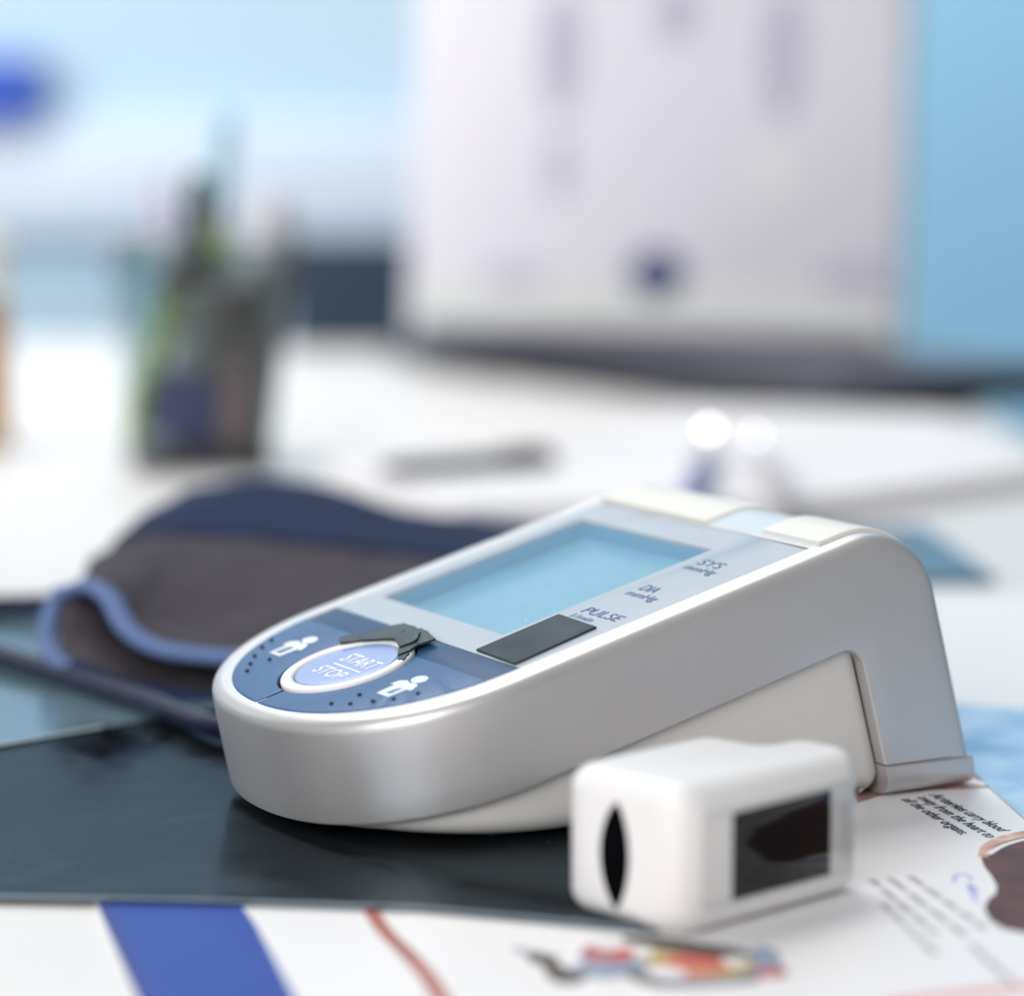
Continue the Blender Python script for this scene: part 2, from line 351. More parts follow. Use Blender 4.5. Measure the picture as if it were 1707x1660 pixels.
# anatomical figure, blurred in the photo
def blob(cx, cy, rx, ry, rot=0, n=18, wob=0.12):
    out = []
    for k in range(n):
        a = 2*math.pi*k/n; r = 1+random.uniform(-wob, wob)
        x, y = rx*r*math.cos(a), ry*r*math.sin(a); c, s = math.cos(R(rot)), math.sin(R(rot))
        out.append((cx+x*c-y*s, cy+x*s+y*c))
    return out
zz = 0.00009
for i, (cx, cy, rx, ry, rot, mm) in enumerate([
    (1168, 1614, 126, 33, 0, 'olive'), (1168, 1611, 118, 28, 0, 'steelblue'), (1165, 1606, 92, 26, 0, 'yellow'), (1160, 1606, 64, 18, 0, 'salmon'), (1165, 1622, 44, 10, 0, 'orange'),
    (1100, 1596, 14, 14, 0, 'yellow'), (1225, 1600, 22, 12, 0, 'paper'), (1110, 1622, 34, 9, 5, 'paper'), (1150, 1580, 110, 9, 8, 'olive'), (1275, 1598, 24, 18, 0, 'steelblue'),
    (945, 1616, 38, 22, 0, 'olive'), (1000, 1610, 60, 20, 3, 'steelblue'), (950, 1604, 22, 10, 0, 'paper'), (905, 1600, 26, 8, 10, 'olive'), (1010, 1600, 34, 14, 0, 'maroon'), (1040, 1592, 16, 9, 0, 'salmon'),
    (985, 1588, 14, 8, 0, 'maroon'), (1012, 1616, 42, 8, 3, 'steelblue'), (1285, 1622, 26, 7, 0, 'maroon'), (875, 1588, 20, 3, 12, 'ink_grey')]):
    lpart([onz(x, y, ZP) for x, y in blob(cx, cy, rx, ry, rot)], ZP, ZP+zz+0.00003*i, 'figure_patch', M[mm])
# organ picture at the right border
org = [(1636, 1432), (1642, 1412), (1662, 1398), (1690, 1388), (1760, 1375), (1900, 1380), (2050, 1420), (2080, 1500), (1980, 1580), (1820, 1590), (1740, 1560), (1707, 1554), (1672, 1547), (1650, 1532), (1641, 1513), (1648, 1498), (1660, 1490), (1662, 1476), (1652, 1458), (1642, 1446)]
lpart([onz(x, y, ZP) for x, y in org], ZP, ZP+0.00009, 'organ_picture', M['organ'])
lpart(strip([(1638, 1428), (1646, 1412), (1668, 1400), (1700, 1392), (1740, 1386), (1820, 1378), (1900, 1386)], (0.002, 0.006), ZP), ZP, ZP+0.00013, 'organ_rim', M['organrim'])
lpart(strip([(1648, 1424), (1672, 1410), (1705, 1400), (1740, 1396), (1820, 1392)], 0.0013, ZP), ZP, ZP+0.00017, 'organ_highlight', M['paper'])
lpart([onz(x, y, ZP) for x, y in [(1430, 1338), (1480, 1322), (1580, 1316), (1668, 1312), (1640, 1278), (1600, 1240), (1500, 1240), (1400, 1300)]], ZP, ZP+0.00009, 'vessel_picture', M['picture'])
for a, b in (((1560, 1300), (1650, 1308)), ((1590, 1296), (1640, 1290))):
    lpart(strip([a, ((a[0]+b[0])/2, (a[1]+b[1])/2-4), b], 0.003, ZP), ZP, ZP+0.00014, 'vessel_highlight', M['sheet'])
# lettering on the leaflet
def lettering(s, size, p0, p1, z, name, m, parent, fit=True, bold=0.0):
    me = text_mesh(s, size, 0.00002, off=bold)
    xs = [v.co.x for v in me.vertices]; wdt = max(xs)-min(xs)
    d = (p1-p0); k = d.length/wdt if fit else 1.0; ux = d.normalized(); uy = Vector((-ux.y, ux.x, 0))
    o = Vector(parent.location)
    return warp(me, lambda v: p0+ux*(v.x*k)+uy*v.y+Vector((0, 0, z-p0.z+v.z))-o, name, m, parent, smooth=False)
zl = ZP+0.00011
A0, A1 = onz(1548, 1325, ZP), onz(1664, 1385, ZP)
sp = (A1-A0)
lettering('Arteries', 0.0042, A0, A0+sp*0.47, zl, 'lettering', M['ink_dark'], leaf, bold=0.00005)
lettering('carry blood', 0.0042, A0+sp*0.50, A1, zl, 'lettering', M['ink_dark'], leaf)
B0, B1 = onz(1527, 1329, ZP), onz(1645, 1396, ZP)
lettering('away from the heart to', 0.0042, B0, B1, zl, 'lettering', M['ink_dark'], leaf)
C0, C1 = onz(1501, 1332, ZP), onz(1601, 1391, ZP)
lettering('all the other organs.', 0.0042, C0, C1, zl, 'lettering', M['ink_dark'], leaf)
# second paragraph: too blurred to read, left as rows of word-long marks
for (a, b) in (((1452, 1465), (1560, 1556)), ((1482, 1463), (1620, 1568)), ((1516, 1460), (1642, 1548)), ((1470, 1505), (1560, 1590)), ((1620, 1575), (1690, 1640))):
    P0, P1 = onz(*a, ZP), onz(*b, ZP); t = 0.0
    while t < 0.95:
        l = min(random.uniform(0.10, 0.22), 1-t)
        q0, q1 = P0.lerp(P1, t), P0.lerp(P1, t+l); n = Vector((-(q1-q0).y, (q1-q0).x, 0)).normalized()*0.0008
        lpart([q0+n, q0-n, q1-n, q1+n], ZP, ZP+0.00009, 'text_mark', M['ink_grey']); t += l+0.05
for pl in ([(1592, 1470), (1590, 1462), (1600, 1457), (1612, 1459), (1620, 1466)], [(1616, 1472), (1619, 1484), (1622, 1494), (1632, 1504)], [(1612, 1480), (1624, 1478), (1628, 1490)]):
    lpart(strip(pl, 0.0007, ZP), ZP, ZP+0.0001, 'pen_scribble', M['ink_lilac'])

# light blue printed page at the right
bp = tag(empty('blue_page', (0.13, 0.69, ZP)), 'pale blue mottled page lying over the leaflet right of the monitor foot', 'page')
bpz = ZP+0.0003
bm = sheet_bm([(x-0.13, y-0.69) for x, y in ((0.1045, 0.690), (0.100, 0.757), (0.18, 0.728), (0.20, 0.600), (0.1135, 0.597))], 0.0003, 0.0006)
finish(bm, 'page', M['bluepage'], bp, smooth=False)

# ------------------------------------------------------------------ dark films
def film(name, pts, z0, z1, m, label, cat):
    cx = sum(p[0] for p in pts)/len(pts); cy = sum(p[1] for p in pts)/len(pts)
    root = tag(empty(name, (cx, cy, z0)), label, cat)
    me = curve_mesh([[(p[0]-cx, p[1]-cy) for p in pts]], (z1-z0)/2, 0.0001, 1)
    warp(me, lambda v: Vector((v.x, v.y, v.z+(z1-z0)/2)), 'sheet', m, root, smooth=False)
    return root
film('dark_film', [(-0.30, 0.5688), (-0.099, 0.5636), (-0.079, 0.5622), (-0.052, 0.560), (-0.0175, 0.5557), (0.012, 0.5455), (0.027, 0.541), (0.085, 0.86), (0.06, 0.885), (-0.30, 0.89)],
     -0.0011, 0.0, M['film'], 'large glossy dark film sheet lying under the silver monitor', 'film sheet')
f2 = film('teal_film', [(-0.36, 0.645), (-0.1216, 0.6976), (-0.1002, 0.7181), (-0.06, 0.757), (-0.07, 0.86), (-0.36, 0.87)], 0.0001, 0.0007, M['film2'],
          'smaller teal translucent film under the hose at the left edge', 'film sheet')
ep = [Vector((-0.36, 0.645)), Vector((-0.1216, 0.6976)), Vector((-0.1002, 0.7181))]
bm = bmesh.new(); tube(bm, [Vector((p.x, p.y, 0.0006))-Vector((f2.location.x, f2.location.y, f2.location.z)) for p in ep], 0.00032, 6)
finish(bm, 'film_edge_highlight', M['rimlight'], f2)  # bright highlight along the sheet edge, put into the tube's colour
film('blue_folder', [(-0.02, 0.945), (0.155, 0.950), (0.148, 1.066), (-0.03, 1.06)], ZD+0.0002, ZD+0.003, M['film3'], 'dark blue folder sheet sticking out behind the monitor at right', 'folder')

# ------------------------------------------------------------------ blood pressure monitor
OX, OY, YAW, TILT, Z0 = -0.035664, 0.639301, 0.514439, 0.265744, 0.030674
ct, st = math.cos(TILT), math.sin(TILT)
mon = tag(empty('blood_pressure_monitor', (OX, OY, 0), YAW), 'silver blood pressure monitor with pale blue screen and blue start stop keypad', 'blood pressure monitor')
def dv(a, b, c):                        # millimetres: a along the sloping top, b towards the viewer, c up from the top
    return Vector(((a*ct-c*st)/1000, -b/1000, Z0+(a*st+c*ct)/1000))
SA, SB, EX, CA = 44.0, 50.5, 2.2, 17.0
def se(th, sa, sb, e=EX, ca=CA):        # th = 0 at the front tip, pi/2 at the straight side
    c_, s_ = math.cos(th), math.sin(th)
    return ca-sa*abs(c_)**(2/e), sb*abs(s_)**(2/e)
def se_n(th, sa, sb, e=EX):
    p0 = se(max(th-1e-3, 0), sa, sb, e); p1 = se(min(th+1e-3, math.pi/2), sa, sb, e)
    t = Vector((p1[0]-p0[0], p1[1]-p0[1]))
    if th < 1e-6: return Vector((-1, 0))
    t.normalize(); return Vector((-t.y, t.x))
NT = 48
ths = [(math.pi/2)*(i/NT)**1.0 for i in range(NT+1)]
AEND, RB = 120.3, 18.0
stations = []                           # (a_top, c_top, b, outward plan normal, D direction (a,c), bottom (a,c))
for th in ths:
    a, b = se(th, SA, SB); n = se_n(th, SA, SB)
    stations.append(dict(a=a, c=0, b=b, n=n, D=(0, -1), B=(a, -22.7), fr=1-th/(math.pi/2)))
str_a = [17+(AEND-RB-17)*i/18 for i in range(1, 19)]
PB = 94.3                               # where the recessed panel ends
str_a = sorted(str_a+[PB, PB+0.01])
for a in str_a:
    k = (a-17)/(AEND-RB-17)
    stations.append(dict(a=a, c=0, b=SB, n=Vector((0, 1)), D=(0, -1), B=(17+(92.0-17)*k, -22.7), fr=0))
for i in range(1, 15):
    g = R(90*i/14); a = AEND-RB+RB*math.sin(g); c = -RB+RB*math.cos(g)
    stations.append(dict(a=a, c=c, b=SB, n=Vector((0, 1)), D=(-math.sin(g), -math.cos(g)), B=(92.0+5.3*math.sin(g), -22.7-5.3+5.3*math.cos(g)), fr=0))
for i in range(1, 7):
    k = i/6
    stations.append(dict(a=AEND, c=-RB+(-57.5+RB)*k, b=SB, n=Vector((0, 1)), D=(-1, 0), B=(97.3-0.1*k, -28.0+(-51.3+28.0)*k), fr=0))
def station_pts(s, sgn):
    out = []
    Tl = Vector((s['B'][0]-s['a'], s['B'][1]-s['c'])); H = Tl.length; Tl.normalize()
    def P(d, e, bot=None):              # d inset from the outline, e depth below the top skin
        f = min(e/6.0, 1.0)
        D = Vector(s['D'])*(1-f)+Tl*f; D.normalize()
        a = s['a']-s['n'].x*d+D.x*e; c = s['c']+D.y*e; b = s['b']-s['n'].y*d
        return dv(a, sgn*max(b, 0.0), c)
    out.append(P(7.3, 6.6 if s['a'] <= PB and s['c'] == 0 else 0.0))
    out.append(P(7.3, 0.25 if s['a'] <= PB and s['c'] == 0 else 0.0))
    out.append(P(7.0, 0.0)); out.append(P(3.0, 0.0))
    for k in range(1, 7):
        g = R(90*k/6); out.append(P(3.0-3.0*math.sin(g), 3.0-3.0*math.cos(g)))
    dr = 1.3*s['fr']**0.5 if s['fr'] > 0 else 0
    for f in (0.3, 0.5, 0.75, 0.95): out.append(P(-dr*f, H*f))
    out.append(P(-dr+0.15, H*0.985)); out.append(P(-dr+0.6, H)); out.append(P(4.0, H)); out.append(P(4.0, H-2.0))
    return out
rows_f = [station_pts(s, -1) for s in stations]; rows_n = [station_pts(s, 1) for s in stations]
bm = bmesh.new()
rows = [list(reversed(f))+n for f, n in zip(rows_f, rows_n)]
vs = grid(bm, rows)
bm.faces.new([v for v in vs[-1]])
finish(bm, 'shell', M['silver'], mon, angle=28)

# foot under the rear leg
bm = bmesh.new()
def foot_ring(u):
    out = []
    lean = 0.0
    hw, r, z1, z0 = 50.6, 5.4, 6.35, -0.9
    prof = [(-hw+0.5, z1), (-hw, z1-0.5)]
    for k in range(0, 8):
        g = R(90*k/7); prof.append((-hw+r-r*math.cos(g), z0+r-r*math.sin(g)))
    prof += [(-x, z) for x, z in reversed(prof)]
    return [Vector((u(z)/1000, -b/1000, z/1000)) for b, z in prof]
f0 = [lambda z: 108.4+(6.4-z)*0.27, lambda z: 107.6+(6.4-z)*0.27, lambda z: 107.6+(6.4-z)*0.27]
rr = []
for base, ins in ((107.3, 0.985), (107.3, 0.997), (107.7, 1.0), (130.9, 1.0), (131.3, 0.997), (131.3, 0.985)):
    ring = foot_ring(lambda z, base=base: base+(6.4-z)*0.27)
    rr.append([Vector((p.x, p.y*ins, p.z)) for p in ring])
vs = grid(bm, rr, True); bm.faces.new(vs[0]); bm.faces.new(vs[-1])
finish(bm, 'foot', M['silver'], mon, angle=40)

# cream inner body, standing on the desk
bm = bmesh.new()
ISA, ISB, IEND, ZB = SA+1.3-2.6, SB-2.2, 97.6, 0.0008
out = [(se(th, ISA, ISB)[0], se(th, ISA, ISB)[1], se_n(th, ISA, ISB)) for th in ths]
half = out+[(17+(IEND-4-17)*i/12, ISB, Vector((0, 1))) for i in range(1, 13)]
for k in range(1, 7):
    g = R(90*k/6); half.append((IEND-4+4*math.sin(g), ISB-4+4*math.cos(g), Vector((math.sin(g), math.cos(g)))))
loop = [(a, b, n) for a, b, n in half]+[(a, -b, Vector((n.x, -n.y))) for a, b, n in reversed(half[1:])]
def ibot(a): return min((ZB-Z0)*1000/ct-a*st/ct, -21.5)
rows = []
def iring(d, f, lift):
    r = []
    for a, b, n in loop:
        cb = ibot(a); L = max(-21.0-cb, 0.0); rad = min(5.0, L*0.9)
        r.append(dv(a-n.x*d*rad, b-n.y*d*rad, -16.0 if f is None else cb+lift*rad+(1-f)*(L-rad)))
    return r
rows.append(iring(0, None, 0)); rows.append(iring(0, 0, 1))
for f in (0.35, 0.7): rows.append(iring(0, f, 1))
for k in range(0, 7):
    g = R(90*k/6); rows.append(iring(1-math.cos(g), 1, 1-math.sin(g)))
vs = grid(bm, rows, True); bm.faces.new(vs[-1])
finish(bm, 'inner_body', M['cream'], mon, angle=40)
for a, b in ((8, 36), (8, -36)):        # small rubber pads under the front
    bm = bmesh.new(); lathe(bm, [(4, 0.0001), (4, 1.0)], 20, Matrix.Translation((0, 0, 0)))
    for v in bm.verts: v.co = Vector((a/1000+0.008+v.co.x/1000, -b/1000+v.co.y/1000, v.co.z/1000))
    finish(bm, 'rubber_pad', M['gasket'], mon)

def plate(loops, c0, c1, name, m, parent=mon, bevel=0.0, bres=2, bend=False, fn=None):
    hw = (c1-c0)/2
    me = curve_mesh(loops, hw, bevel, bres)
    f = fn or (lambda v: dv(v.x, v.y, c0+hw+v.z))
    return warp(me, f, name, m, parent, angle=30)
def arc_loop(inset, a_back, n=40):      # front rounded outline of the recess, closed by a straight line at a_back
    sa, sb = 40.0-inset, 43.6-inset
    q = [se(R(90*i/n), sa, sb) for i in range(n+1)]
    left = [(a, b) for a, b in q if a < a_back]; 
    if a_back > CA: left.append((a_back, sb))
    return [(a, -b) for a, b in reversed(left)]+left[1:]
def back_edge(a0=94.2, hw=43.3, n=10, bow=0.9): # slightly bowed rear edge
    return [(a0-bow+bow*(1-((2*i/n-1)**2)), hw-2*hw*i/n) for i in range(n+1)]
# pale display panel with its window
A3, LC = 19.1, (28.7, 84.2, -37.5, 19.55)
pl = [(A3+0.12, -43.3), (A3+0.12, 43.3)]+back_edge()
win = [(LC[0], LC[2]), (LC[1], LC[2]), (LC[1], LC[3]), (LC[0], LC[3])]
disp_panel = plate([pl, win], -1.2, -0.05, 'display_panel', M['panel'], bevel=0.12)
# recessed screen with its walls and clear cover
plate([[(LC[0]-1, LC[2]-1), (LC[1]+1, LC[2]-1), (LC[1]+1, LC[3]+1), (LC[0]-1, LC[3]+1)]], -6.5, -4.4, 'screen', M['lcd'])
fr = [(LC[0]-1.2, LC[2]-1.2), (LC[1]+1.2, LC[2]-1.2), (LC[1]+1.2, LC[3]+1.2), (LC[0]-1.2, LC[3]+1.2)]
plate([fr, [(LC[0]+0.1, LC[2]+0.1), (LC[1]-0.1, LC[2]+0.1), (LC[1]-0.1, LC[3]-0.1), (LC[0]+0.1, LC[3]-0.1)]], -4.4, -1.22, 'screen_surround', M['lcdwall'])
bm = bmesh.new(); q = [bm.verts.new(dv(a, b, -0.35)) for a, b in ((LC[0]+.02, LC[2]+.02), (LC[1]-.02, LC[2]+.02), (LC[1]-.02, LC[3]-.02), (LC[0]+.02, LC[3]-.02))]; bm.faces.new(q)
finish(bm, 'screen_cover', glass_sheet('cover_clear', (0.93, 0.96, 0.97), 0.10, 0.45, 0.16), mon, smooth=False)
# lettering beside the screen
def dtext(s, a_base, b0, b1, cap, name, m, parent=mon, c=0.0, skew=0.0, bold=0.0):
    me = text_mesh(s, 1.0, 0.0, off=bold)
    xs = [v.co.x for v in me.vertices]; ys = [v.co.y for v in me.vertices]
    x0, x1 = min(xs), max(xs); k = (b1-b0)/(x1-x0); ky = cap/0.72
    return warp(me, lambda v: dv(a_base+v.y*ky+(skew*(v.x-x0)*k), b0+(v.x-x0)*k+v.y*ky*0.12, c+0.03), name, m, parent, smooth=False)
dtext('SYS', 76.4, 24.4, 32.9, 3.1, 'lettering', M['ink_blue'], disp_panel)
dtext('mmHg', 73.2, 23.7, 35.2, 2.5, 'lettering', M['ink_blue'], disp_panel)
dtext('DIA', 60.1, 25.6, 31.6, 3.1, 'lettering', M['ink_blue'], disp_panel)
dtext('mmHg', 56.8, 25.1, 36.6, 2.5, 'lettering', M['ink_blue'], disp_panel)
dtext('PULSE', 45.4, 24.8, 39.2, 3.1, 'lettering', M['ink_blue'], disp_panel)
dtext('1/min', 42.5, 24.9, 33.4, 2.0, 'lettering', M['ink_blue'], disp_panel)
# dark retouched rectangle on the panel, built as a thin slate plate
plate([[(19.9, 23.2), (41.6, 22.2), (41.0, 38.9), (19.3, 40.8)]], -0.02, 0.5, 'retouch_plate', M['plate'], bevel=0.12)

# keypad: rear band, two half keys, groove, ring and disc
floor_c = -1.25
plate([arc_loop(0.25, A3)], -6.4, floor_c-0.6, 'keypad_bed', M['gasket'])
band = [(11.35, -43.1), (11.35, 43.1), (A3-0.02, 43.3), (A3-0.02, -43.3)]
def circ(r, n=56, ca=0.0, cb=0.0): return [(ca+r*math.cos(2*math.pi*k/n), cb+r*math.sin(2*math.pi*k/n)) for k in range(n)]
RK = 15.6                               # keys are cut back to this radius round the button
def key_half(sgn):
    sa, sb = 40.0-0.35, 43.6-0.35
    pts = []
    n = 44
    th0 = None
    o = [se(R(90*i/n), sa, sb) for i in range(n+1)]
    o = [(a, b) for a, b in o if b > 0.35 and a < 11.2]
    first_b = 0.3
    pts.append((-22.55, first_b)); pts += o
    ob = o[-1][1]
    pts.append((11.2, ob+0.45))
    # inward along the rear edge to the button cut-out, then round it
    g1 = math.acos(11.2/RK)
    N = 22
    g0 = math.pi-0.3/RK
    for k in range(N+1):
        g = g1+(g0-g1)*k/N; pts.append((RK*math.cos(g), RK*math.sin(g)))
    return [(a, sgn*b) for a, b in pts]
b_in = math.sqrt(RK*RK-11.35**2)
bandloop = [(11.35, -43.1)]+[(RK*math.cos(g), RK*math.sin(g)) for g in [math.radians(-43.2+86.4*k/16) for k in range(17)]]+[(11.35, 43.1), (A3-0.02, 43.3), (A3-0.02, -43.3)]
plate([bandloop], -1.6, -0.15, 'keypad_band', M['keyband'], bevel=0.1)
keys = [plate([key_half(s)], -1.6, 0.25, 'keypad_key', M['key'], bevel=0.45, bres=4) for s in (-1, 1)]
# white ring and blue disc
bm = bmesh.new()
prof = [(15.0, -1.5), (15.0, 0.15), (14.75, 0.55), (14.2, 0.75), (12.6, 0.7), (12.1, 0.4), (11.95, -1.0)]
lathe(bm, prof, 64, cap0=False, cap1=False)
for v in bm.verts: v.co = dv(v.co.x, v.co.y, v.co.z)
finish(bm, 'button_ring', M['ring'], mon, angle=60)
bm = bmesh.new()
lathe(bm, [(11.75, -1.5), (11.75, 0.15), (11.5, 0.42), (10.8, 0.5), (6, 0.52), (0.0001, 0.52)], 64, cap0=False, cap1=False)
for v in bm.verts: v.co = dv(v.co.x, v.co.y, v.co.z)
disc = finish(bm, 'start_button', M['disc'], mon, angle=40)
def dtext2(s, a0, b0, a1, b1, cap, m, parent, c, bold=0.0):   # a row whose baseline runs from (a0,b0) to (a1,b1)
    me = text_mesh(s, 1.0, 0.0, off=bold)
    xs = [v.co.x for v in me.vertices]; x0, x1 = min(xs), max(xs); ky = cap/0.72
    def f(v):
        t = (v.x-x0)/(x1-x0)
        return dv(a0+(a1-a0)*t+v.y*ky, b0+(b1-b0)*t+v.y*ky*0.05, c)
    return warp(me, f, 'lettering', m, parent, smooth=False)
dtext2('START', 0.3, -4.6, 0.3, 9.4, 4.3, M['ink_white'], disc, 0.56, bold=0.012)
dtext2('STOP', -6.6, -4.6, -6.6, 7.2, 3.9, M['ink_white'], disc, 0.56, bold=0.012)
bm = bmesh.new()
q = [bm.verts.new(dv(a, b, 0.56)) for a, b in ((-1.15, -3.6), (-1.15, 9.2), (-1.65, 9.2), (-1.65, -3.6))]; bm.faces.new(q)
finish(bm, 'divider_line', M['ink_white'], disc, smooth=False)
# pictograms (a bust with a cuff) and raised dots on the two keys
bust = [(-5.5, -28.5), (-5.4, -23.4), (-1.1, -23.4), (-0.7, -21.6), (1.6, -23.0), (2.0, -24.8), (1.4, -26.3), (2.0, -28.3), (1.0, -30.2), (-1.0, -30.6), (-0.9, -28.9)]
hole = [(-4.7, -27.6), (-4.5, -24.9), (-0.6, -25.1), (-0.8, -27.0)]
hole2 = [(-4.4, -26.6), (-4.3, -24.6), (-0.8, -24.9), (-1.6, -26.0)]
for kk, db, hh, mm in ((keys[0], 0.0, hole, 'ink_white'), (keys[1], 53.0, hole2, 'ink_pale')):
    plate([[(a, b+db) for a, b in bust], [(a, b+db) for a, b in hh]], 0.25, 0.30, 'user_icon', M[mm], kk)
    plate([[(3.7+1.75*math.cos(2*math.pi*k/24), db-26.1+2.35*math.sin(2*math.pi*k/24)) for k in range(24)]], 0.25, 0.31, 'user_icon', M[mm], kk)
for a, b in [(-14.3, -21.9), (-11.6, -25.9), (-8.5, -30.1), (-4.6, -34.4), (-1.0, -36.8), (-7.8, -23.6), (-14.2, 20.2), (-12.0, 24.8), (-8.6, 28.7), (-5.5, 32.3), (-1.0, 34.8), (-8.2, 21.7)]:
    bm = bmesh.new(); lathe(bm, [(0.5, 0.0), (0.48, 0.3), (0.3, 0.5), (0.0001, 0.55)], 10, cap0=False)
    for v in bm.verts: v.co = dv(a+v.co.x, b+v.co.y, 0.2+v.co.z)
    finish(bm, 'dot', M['ink_dark'], keys[0] if b < 0 else keys[1])
# dark retouched patch, built as torn scraps round the rear of the button
scr = [
    ([(7.0, -17.2), (5.2, -13.2), (8.0, -10.0), (11.4, -11.6), (10.4, -14.5), (9.2, -16.4)], 0.9, 1.25, 0),
    ([(8.0, -10.3), (9.3, -7.6), (10.6, -5.2), (12.4, -1.6), (16.8, -3.2), (15.6, -9.0), (14.6, -11.6), (11.0, -13.3)], 1.05, 1.5, 1),
    ([(12.2, -2.0), (12.3, 0.5), (11.2, 3.6), (10.4, 6.2), (14.4, 6.4), (17.6, 2.6), (16.6, -2.6)], 1.3, 1.8, 2),
    ([(14.8, -10.8), (16.2, -5.0), (17.2, 0.2), (19.3, 1.2), (20.1, -4.8), (19.8, -9.6), (17.4, -11.0)], 0.6, 1.1, 3),
    ([(16.6, -1.4), (15.0, 4.6), (14.0, 8.2), (17.8, 9.0), (19.4, 2.4), (19.6, -1.0)], 0.9, 1.45, 4),
    ([(10.9, 4.6), (9.6, 6.6), (8.0, 9.6), (11.0, 9.6), (14.0, 7.9), (14.8, 5.2)], 0.85, 1.35, 5),
    ([(9.4, 6.8), (7.0, 11.0), (7.5, 12.7), (10.2, 10.6), (10.8, 8.4)], 0.7, 1.0, 6)]
for pts, c0, c1, i in scr:
    rough = []
    for k, p in enumerate(pts):
        q = pts[(k+1) % len(pts)]
        rough.append(p)
        for t in (0.33, 0.66): rough.append((p[0]+(q[0]-p[0])*t+random.uniform(-.16, .16), p[1]+(q[1]-p[1])*t+random.uniform(-.16, .16)))
    sl = random.uniform(-0.05, 0.05); s2 = random.uniform(-0.04, 0.04); ca = sum(p[0] for p in pts)/len(pts); cb = sum(p[1] for p in pts)/len(pts)
    hw = (c1-c0)/2
    plate([rough], c0, c1, 'retouch_scrap', M['retouch_dark'], bevel=0.06, fn=lambda v, c0=c0, hw=hw, sl=sl, s2=s2, ca=ca, cb=cb: dv(v.x, v.y, c0+hw+v.z+sl*(v.x-ca)+s2*(v.y-cb)))

# cream plates and pale window on the rear top, bent over the rear rounding
def bent(s, b, h):                      # s = distance along the top, wraps round the rear edge
    a0 = AEND-RB
    if s <= a0: return dv(s, b, h)
    g = (s-a0)/RB; return dv(a0+(RB+h)*math.sin(g), b, -RB+(RB+h)*math.cos(g))
def bent_plate(s0, s1, b0, b1, h0, h1, name, m, taper=0.0):
    bm = bmesh.new(); n = 26; rows = []
    sec = [(b0, h0), (b0, h1-0.15), (b0+0.2, h1), (b1-0.2, h1), (b1, h1-0.15), (b1, h0)]
    for i in range(n+1):
        s = s0+(s1-s0)*i/n; hh = 1.0
        rows.append([bent(s, b, h) for b, h in sec])
    vs = grid(bm, rows); bm.faces.new(vs[0]); bm.faces.new(vs[-1])
    return finish(bm, name, m, mon, angle=30)
bent_plate(94.9, 122, -45.5, 1.6, -0.1, 0.75, 'cream_plate', M['label'])
bent_plate(95.1, 108.5, 1.9, 43.6, -0.1, 0.12, 'pale_window', M['window'])
bent_plate(96.2, 122, 22.4, 44.6, 0.0, 0.95, 'cream_plate', M['label'])
bm = bmesh.new()
# hose socket on the far side
lathe(bm, [(5.5, 0), (5.5, 4), (4.5, 5), (0.001, 5)], 24, cap0=False)
for v in bm.verts: v.co = Vector((0.006+v.co.x/1000, 0.0475+v.co.z/1000, 0.0145+v.co.y/1000))
finish(bm, 'hose_socket', M['gasket'], mon)

# ------------------------------------------------------------------ pulse oximeter
ang = math.atan2(0.690, 0.724)
oxi = tag(empty('pulse_oximeter', (0.0308, 0.5345, -0.0011), ang), 'white fingertip pulse oximeter lying on its side with a black display', 'pulse oximeter')
OL, OW, OH = 0.0535, 0.0325, 0.0285
def rounded_solid(x0, x1, y0, y1, z0, z1, r, seg=5):
    bm = bmesh.new(); rbox(bm, x0, x1, y0, y1, z0, z1, r, seg); return bm
def rounded_poly(pts, rads, n=6):
    out = []
    for i, p in enumerate(pts):
        a, c = Vector(pts[i-1]), Vector(pts[(i+1) % len(pts)]); p = Vector(p)
        d0, d1 = (a-p).normalized(), (c-p).normalized(); r = rads[i]; q0, q1 = p+d0*r, p+d1*r
        for k in range(n+1):
            t = k/n; out.append(tuple(q0*(1-t)**2+p*2*t*(1-t)+q1*t*t))
    return out
lo_ = rounded_poly([(0, 0), (OL, 0), (OL, OW*0.54), (OL*0.80, OW*0.56), (OL*0.78, OW), (0, OW)], [0.0075, 0.0075, 0.0062, 0.0015, 0.0065, 0.0085], 8)
me = curve_mesh([lo_], OH/2, 0.0046, 7)
warp(me, lambda v: Vector((v.x, v.y, OH/2+v.z)), 'shell', M['white'], oxi, angle=50)
# leaf-shaped finger opening on the end
bm = bmesh.new(); n = 20; rows = [[], []]
rr = []
for k in range(n+1):
    t = -1+2*k/n; zc = OH*0.47+t*OH*0.36; hw = 0.0035*(1-t*t)**0.8
    rr.append((zc, hw))
lp = [(OW*0.50-h*0.9, z) for z, h in rr]+[(OW*0.50+h*1.2, z) for z, h in reversed(rr[1:-1])]
me = curve_mesh([lp], 0.0008, 0.0)
warp(me, lambda v: Vector((0.00055+v.z, v.x, v.y)), 'finger_opening', M['black'], oxi)
